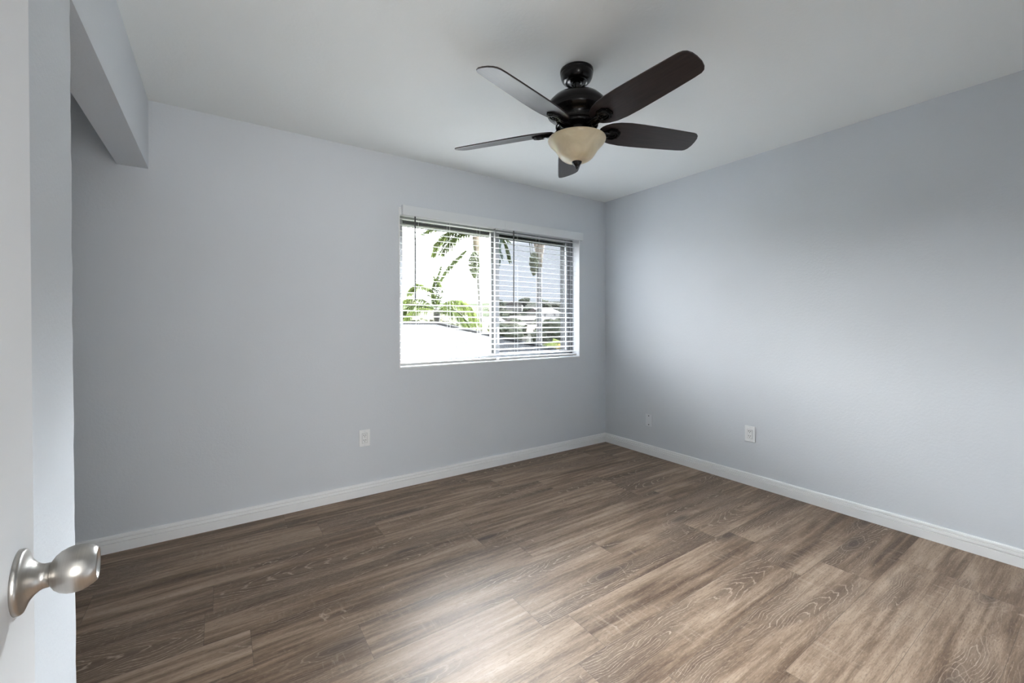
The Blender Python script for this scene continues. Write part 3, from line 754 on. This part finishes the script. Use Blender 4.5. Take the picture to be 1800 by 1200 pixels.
# --- palm seen through the screened right half
D3 = 20
c3 = bearing(948, 428, D3); base3 = Vector((c3.x-.02, c3.y, GZ)); rnd = random.Random(15)
p3 = thing('queen_palm', base3, 'thick palm trunk with a brownish fruit bunch, seen through the screened right half', 'palm tree')
M['trunk3'] = plain('tan_palm_trunk', (0.102, 0.096, 0.093), .9, var=.2, vscale=9)
M['sheath3'] = plain('tan_leaf_sheaths', (0.15, 0.12, 0.093), .9, var=.3, vscale=8)
M['fruit3'] = plain('olive_fruit_bunch', (0.078, 0.081, 0.039), .9, var=.35, vscale=16, bump=1, bscale=24, bdist=.05)
M['frond3'] = leaf_mat('grey_green_frond', (0.03, 0.042, 0.033), (0.06, 0.075, 0.057))
trunk_mb(base3, c3-up*.5, .135, .12).build('trunk', M['trunk3'], p3)
b = MB(); b.tube([c3-up*1.1, c3-up*.55, c3-up*.1, c3+up*.8], [.125, .17, .25, .38], 14); b.build('crown_sheath', M['sheath3'], p3)
b = MB(); palm_cluster(b, c3-up*.5-right_w*.27-away*.2, 1.0, .22, rnd)
for dx in (-.05, .05): b.tube([c3+up*.25-right_w*.2, c3-right_w*(.42+dx)+up*.05-away*.1, c3-right_w*(.36+dx)-away*.2-up*.55], .03, 6)
b.build('fruit_bunch', M['fruit3'], p3)
frond('frond', off(c3, D3, [(-.1, .6, 0), (-.6, 1.0, 0), (-1.3, .85, -.1), (-1.75, .2, -.2), (-1.85, -.9, -.2)]), .42, M['frond3'], p3, rnd, .3, .6, 54, .03)
frond('frond', off(c3, D3, [(-.1, .6, 0), (-.5, 1.1, .2), (-1.1, 1.1, .3), (-1.7, .5, .4), (-1.95, -.4, .4)]), .42, M['frond3'], p3, rnd, .3, .6, 54, .03)
for az, el in ((.4, 1.1), (1.7, 1.0), (2.9, 1.0), (4.0, 1.1), (5.2, 1.1)):
    frond('frond', arc(c3+up*.7, az, el, 3.0, .5), .6, M['frond3'], p3, rnd, .2, .8, 36, .03)

# bushy trees and houses on the slope
def tree_at(x, y, h, w, mat, label, group, rnd, parts=7):
    z = tz(x, y); t = thing('broadleaf_tree', (x, y, z), label, 'tree', group)
    MB().tube([(x, y, z-.2), (x+.1*w, y, z+h*.5)], [w*.07, w*.05], 8).build('trunk', M['trunk'], t)
    bm = bmesh.new()
    for k in range(parts):
        a = rnd.uniform(0, 6.283); rr = w*.30*math.sqrt(rnd.random()); cz = h*rnd.uniform(.42, .78); r = w*rnd.uniform(.24, .36)
        mtx = Matrix.Translation((rr*math.cos(a), rr*math.sin(a), cz)) @ Matrix.Diagonal((r, r, r*.8, 1))
        res = bmesh.ops.create_icosphere(bm, subdivisions=3, radius=1, matrix=mtx)
        for v in res['verts']:
            q = v.co*(2.6/w*1.6); v.co += (v.co - Vector((rr*math.cos(a), rr*math.sin(a), cz)))*(mnoise.noise(q*2)*.35 + mnoise.noise(q*6)*.26 + mnoise.noise(q*17)*.22)
    me = bpy.data.meshes.new('crown'); bm.to_mesh(me); bm.free(); me.materials.append(mat)
    o = bpy.data.objects.new('crown', me); C.objects.link(o); o.parent = t
    return t
TAKEN = []
def house_at(px, d, w, l, h, rot, roofm, label, group=None):
    q = bearing(px, 568, d); z = tz(q.x, q.y); TAKEN.append((q.x, q.y, l*.62))
    t = thing('house', (q.x, q.y, z), label, 'house', group)
    R = Matrix.Translation((q.x, q.y, z)) @ Matrix.Rotation(rot, 4, 'Z')
    MB().box((-l/2, -w/2, -.5), (l/2, w/2, h), R).build('wall', M['far_wall'], t)
    e = .4; rh = w*.22
    vs = [R @ Vector(v) for v in ((-l/2-e, -w/2-e, h), (l/2+e, -w/2-e, h), (l/2+e, w/2+e, h), (-l/2-e, w/2+e, h), (-l/2-e, 0, h+rh), (l/2+e, 0, h+rh))]
    MB().add(vs, [(0, 1, 5, 4), (2, 3, 4, 5), (1, 2, 5), (3, 0, 4), (3, 2, 1, 0)]).build('roof', roofm, t)
    for k in (-1, 1):
        f = MB().box((k*l*.25-.6, -w/2-.05, h*.35), (k*l*.25+.6, -w/2+.02, h*.8), R).build('window', M['trunk'], t)
HL = 'pale houses on the far slope'
for px, d, w, l, h, rot in ((900, 120, 7, 12, 3, .5), (925, 165, 8, 13, 3, -.3), (955, 200, 8, 14, 3, .2), (905, 230, 8, 14, 3.2, .9), (972, 150, 7, 11, 3, -.6), (858, 160, 7, 12, 3, .3), (935, 105, 6, 9, 2.6, .1)):
    house_at(px, d, w, l, h, rot, M['far_roof'], 'small pale house with grey roof on the far slope', HL)
house_at(984, 84, 6, 12, 2.4, -.55, M['far_roof_pink'], 'house with salmon tiled roof at the right edge of the view')
rnd = random.Random(21)
LT = 'round-crowned trees scattered over the far slope'
def place_tree(d, lo, hi, k):
    for _ in range(60):
        px = rnd.uniform(lo, hi); dd = d*rnd.uniform(.93, 1.07); q = bearing(px, 568, dd); h = rnd.uniform(2.6, 4.4)*(1+d/400); w = h*rnd.uniform(.9, 1.35)
        if all(math.hypot(q.x-x, q.y-y) > w*.62+r for x, y, r in TAKEN): break
    else: return
    TAKEN.append((q.x, q.y, w*.62))
    tree_at(q.x, q.y, h, w, M['foliage' if rnd.random() < .5 else 'foliage_dark'], 'hazy round-crowned tree on the far slope beyond the window', LT, rnd, 6)
for k in range(38):
    place_tree((70, 92, 115, 140, 165, 190, 215, 240)[k % 8], 868, 1006, k)
for k in range(8): place_tree(130+k*14, 690, 868, k)
# clipped hedge and a flowering bush beyond the right half
rnd = random.Random(33)
q = bearing(985, 600, 33); z = tz(q.x, q.y)
def bush_at(q, h, w, mat, name, label, cat):
    z = tz(q.x, q.y)
    bm = bmesh.new()
    for k in range(9):
        a = rnd.uniform(0, 6.283); rr = w*.35*math.sqrt(rnd.random()); r = w*rnd.uniform(.18, .30); c = Vector((rr*math.cos(a), rr*math.sin(a), h*rnd.uniform(.3, .8)))
        res = bmesh.ops.create_icosphere(bm, subdivisions=3, radius=r, matrix=Matrix.Translation(c))
        for v in res['verts']: v.co += (v.co-c)*(mnoise.noise(v.co*5)*.5)
    me = bpy.data.meshes.new(name); bm.to_mesh(me); bm.free(); me.materials.append(mat)
    o = bpy.data.objects.new(name, me); C.objects.link(o); o.location = (q.x, q.y, z); tag(o, label, cat); return o
bush_at(q, 2.9, 1.5, M['flower'], 'flowering_bush', 'yellow-orange flowering bush at the lower right of the view outside', 'bush')
q = bearing(968, 595, 40); bush_at(q, 3.0, 3.2, M['frond_yellow'] if False else leaf_mat('bright_hedge_leaves', (0.0875, 0.105, 0.025), (0.1375, 0.155, 0.055), .2), 'garden_bush', 'bright green bush beside the yellow blossoms outside', 'bush')
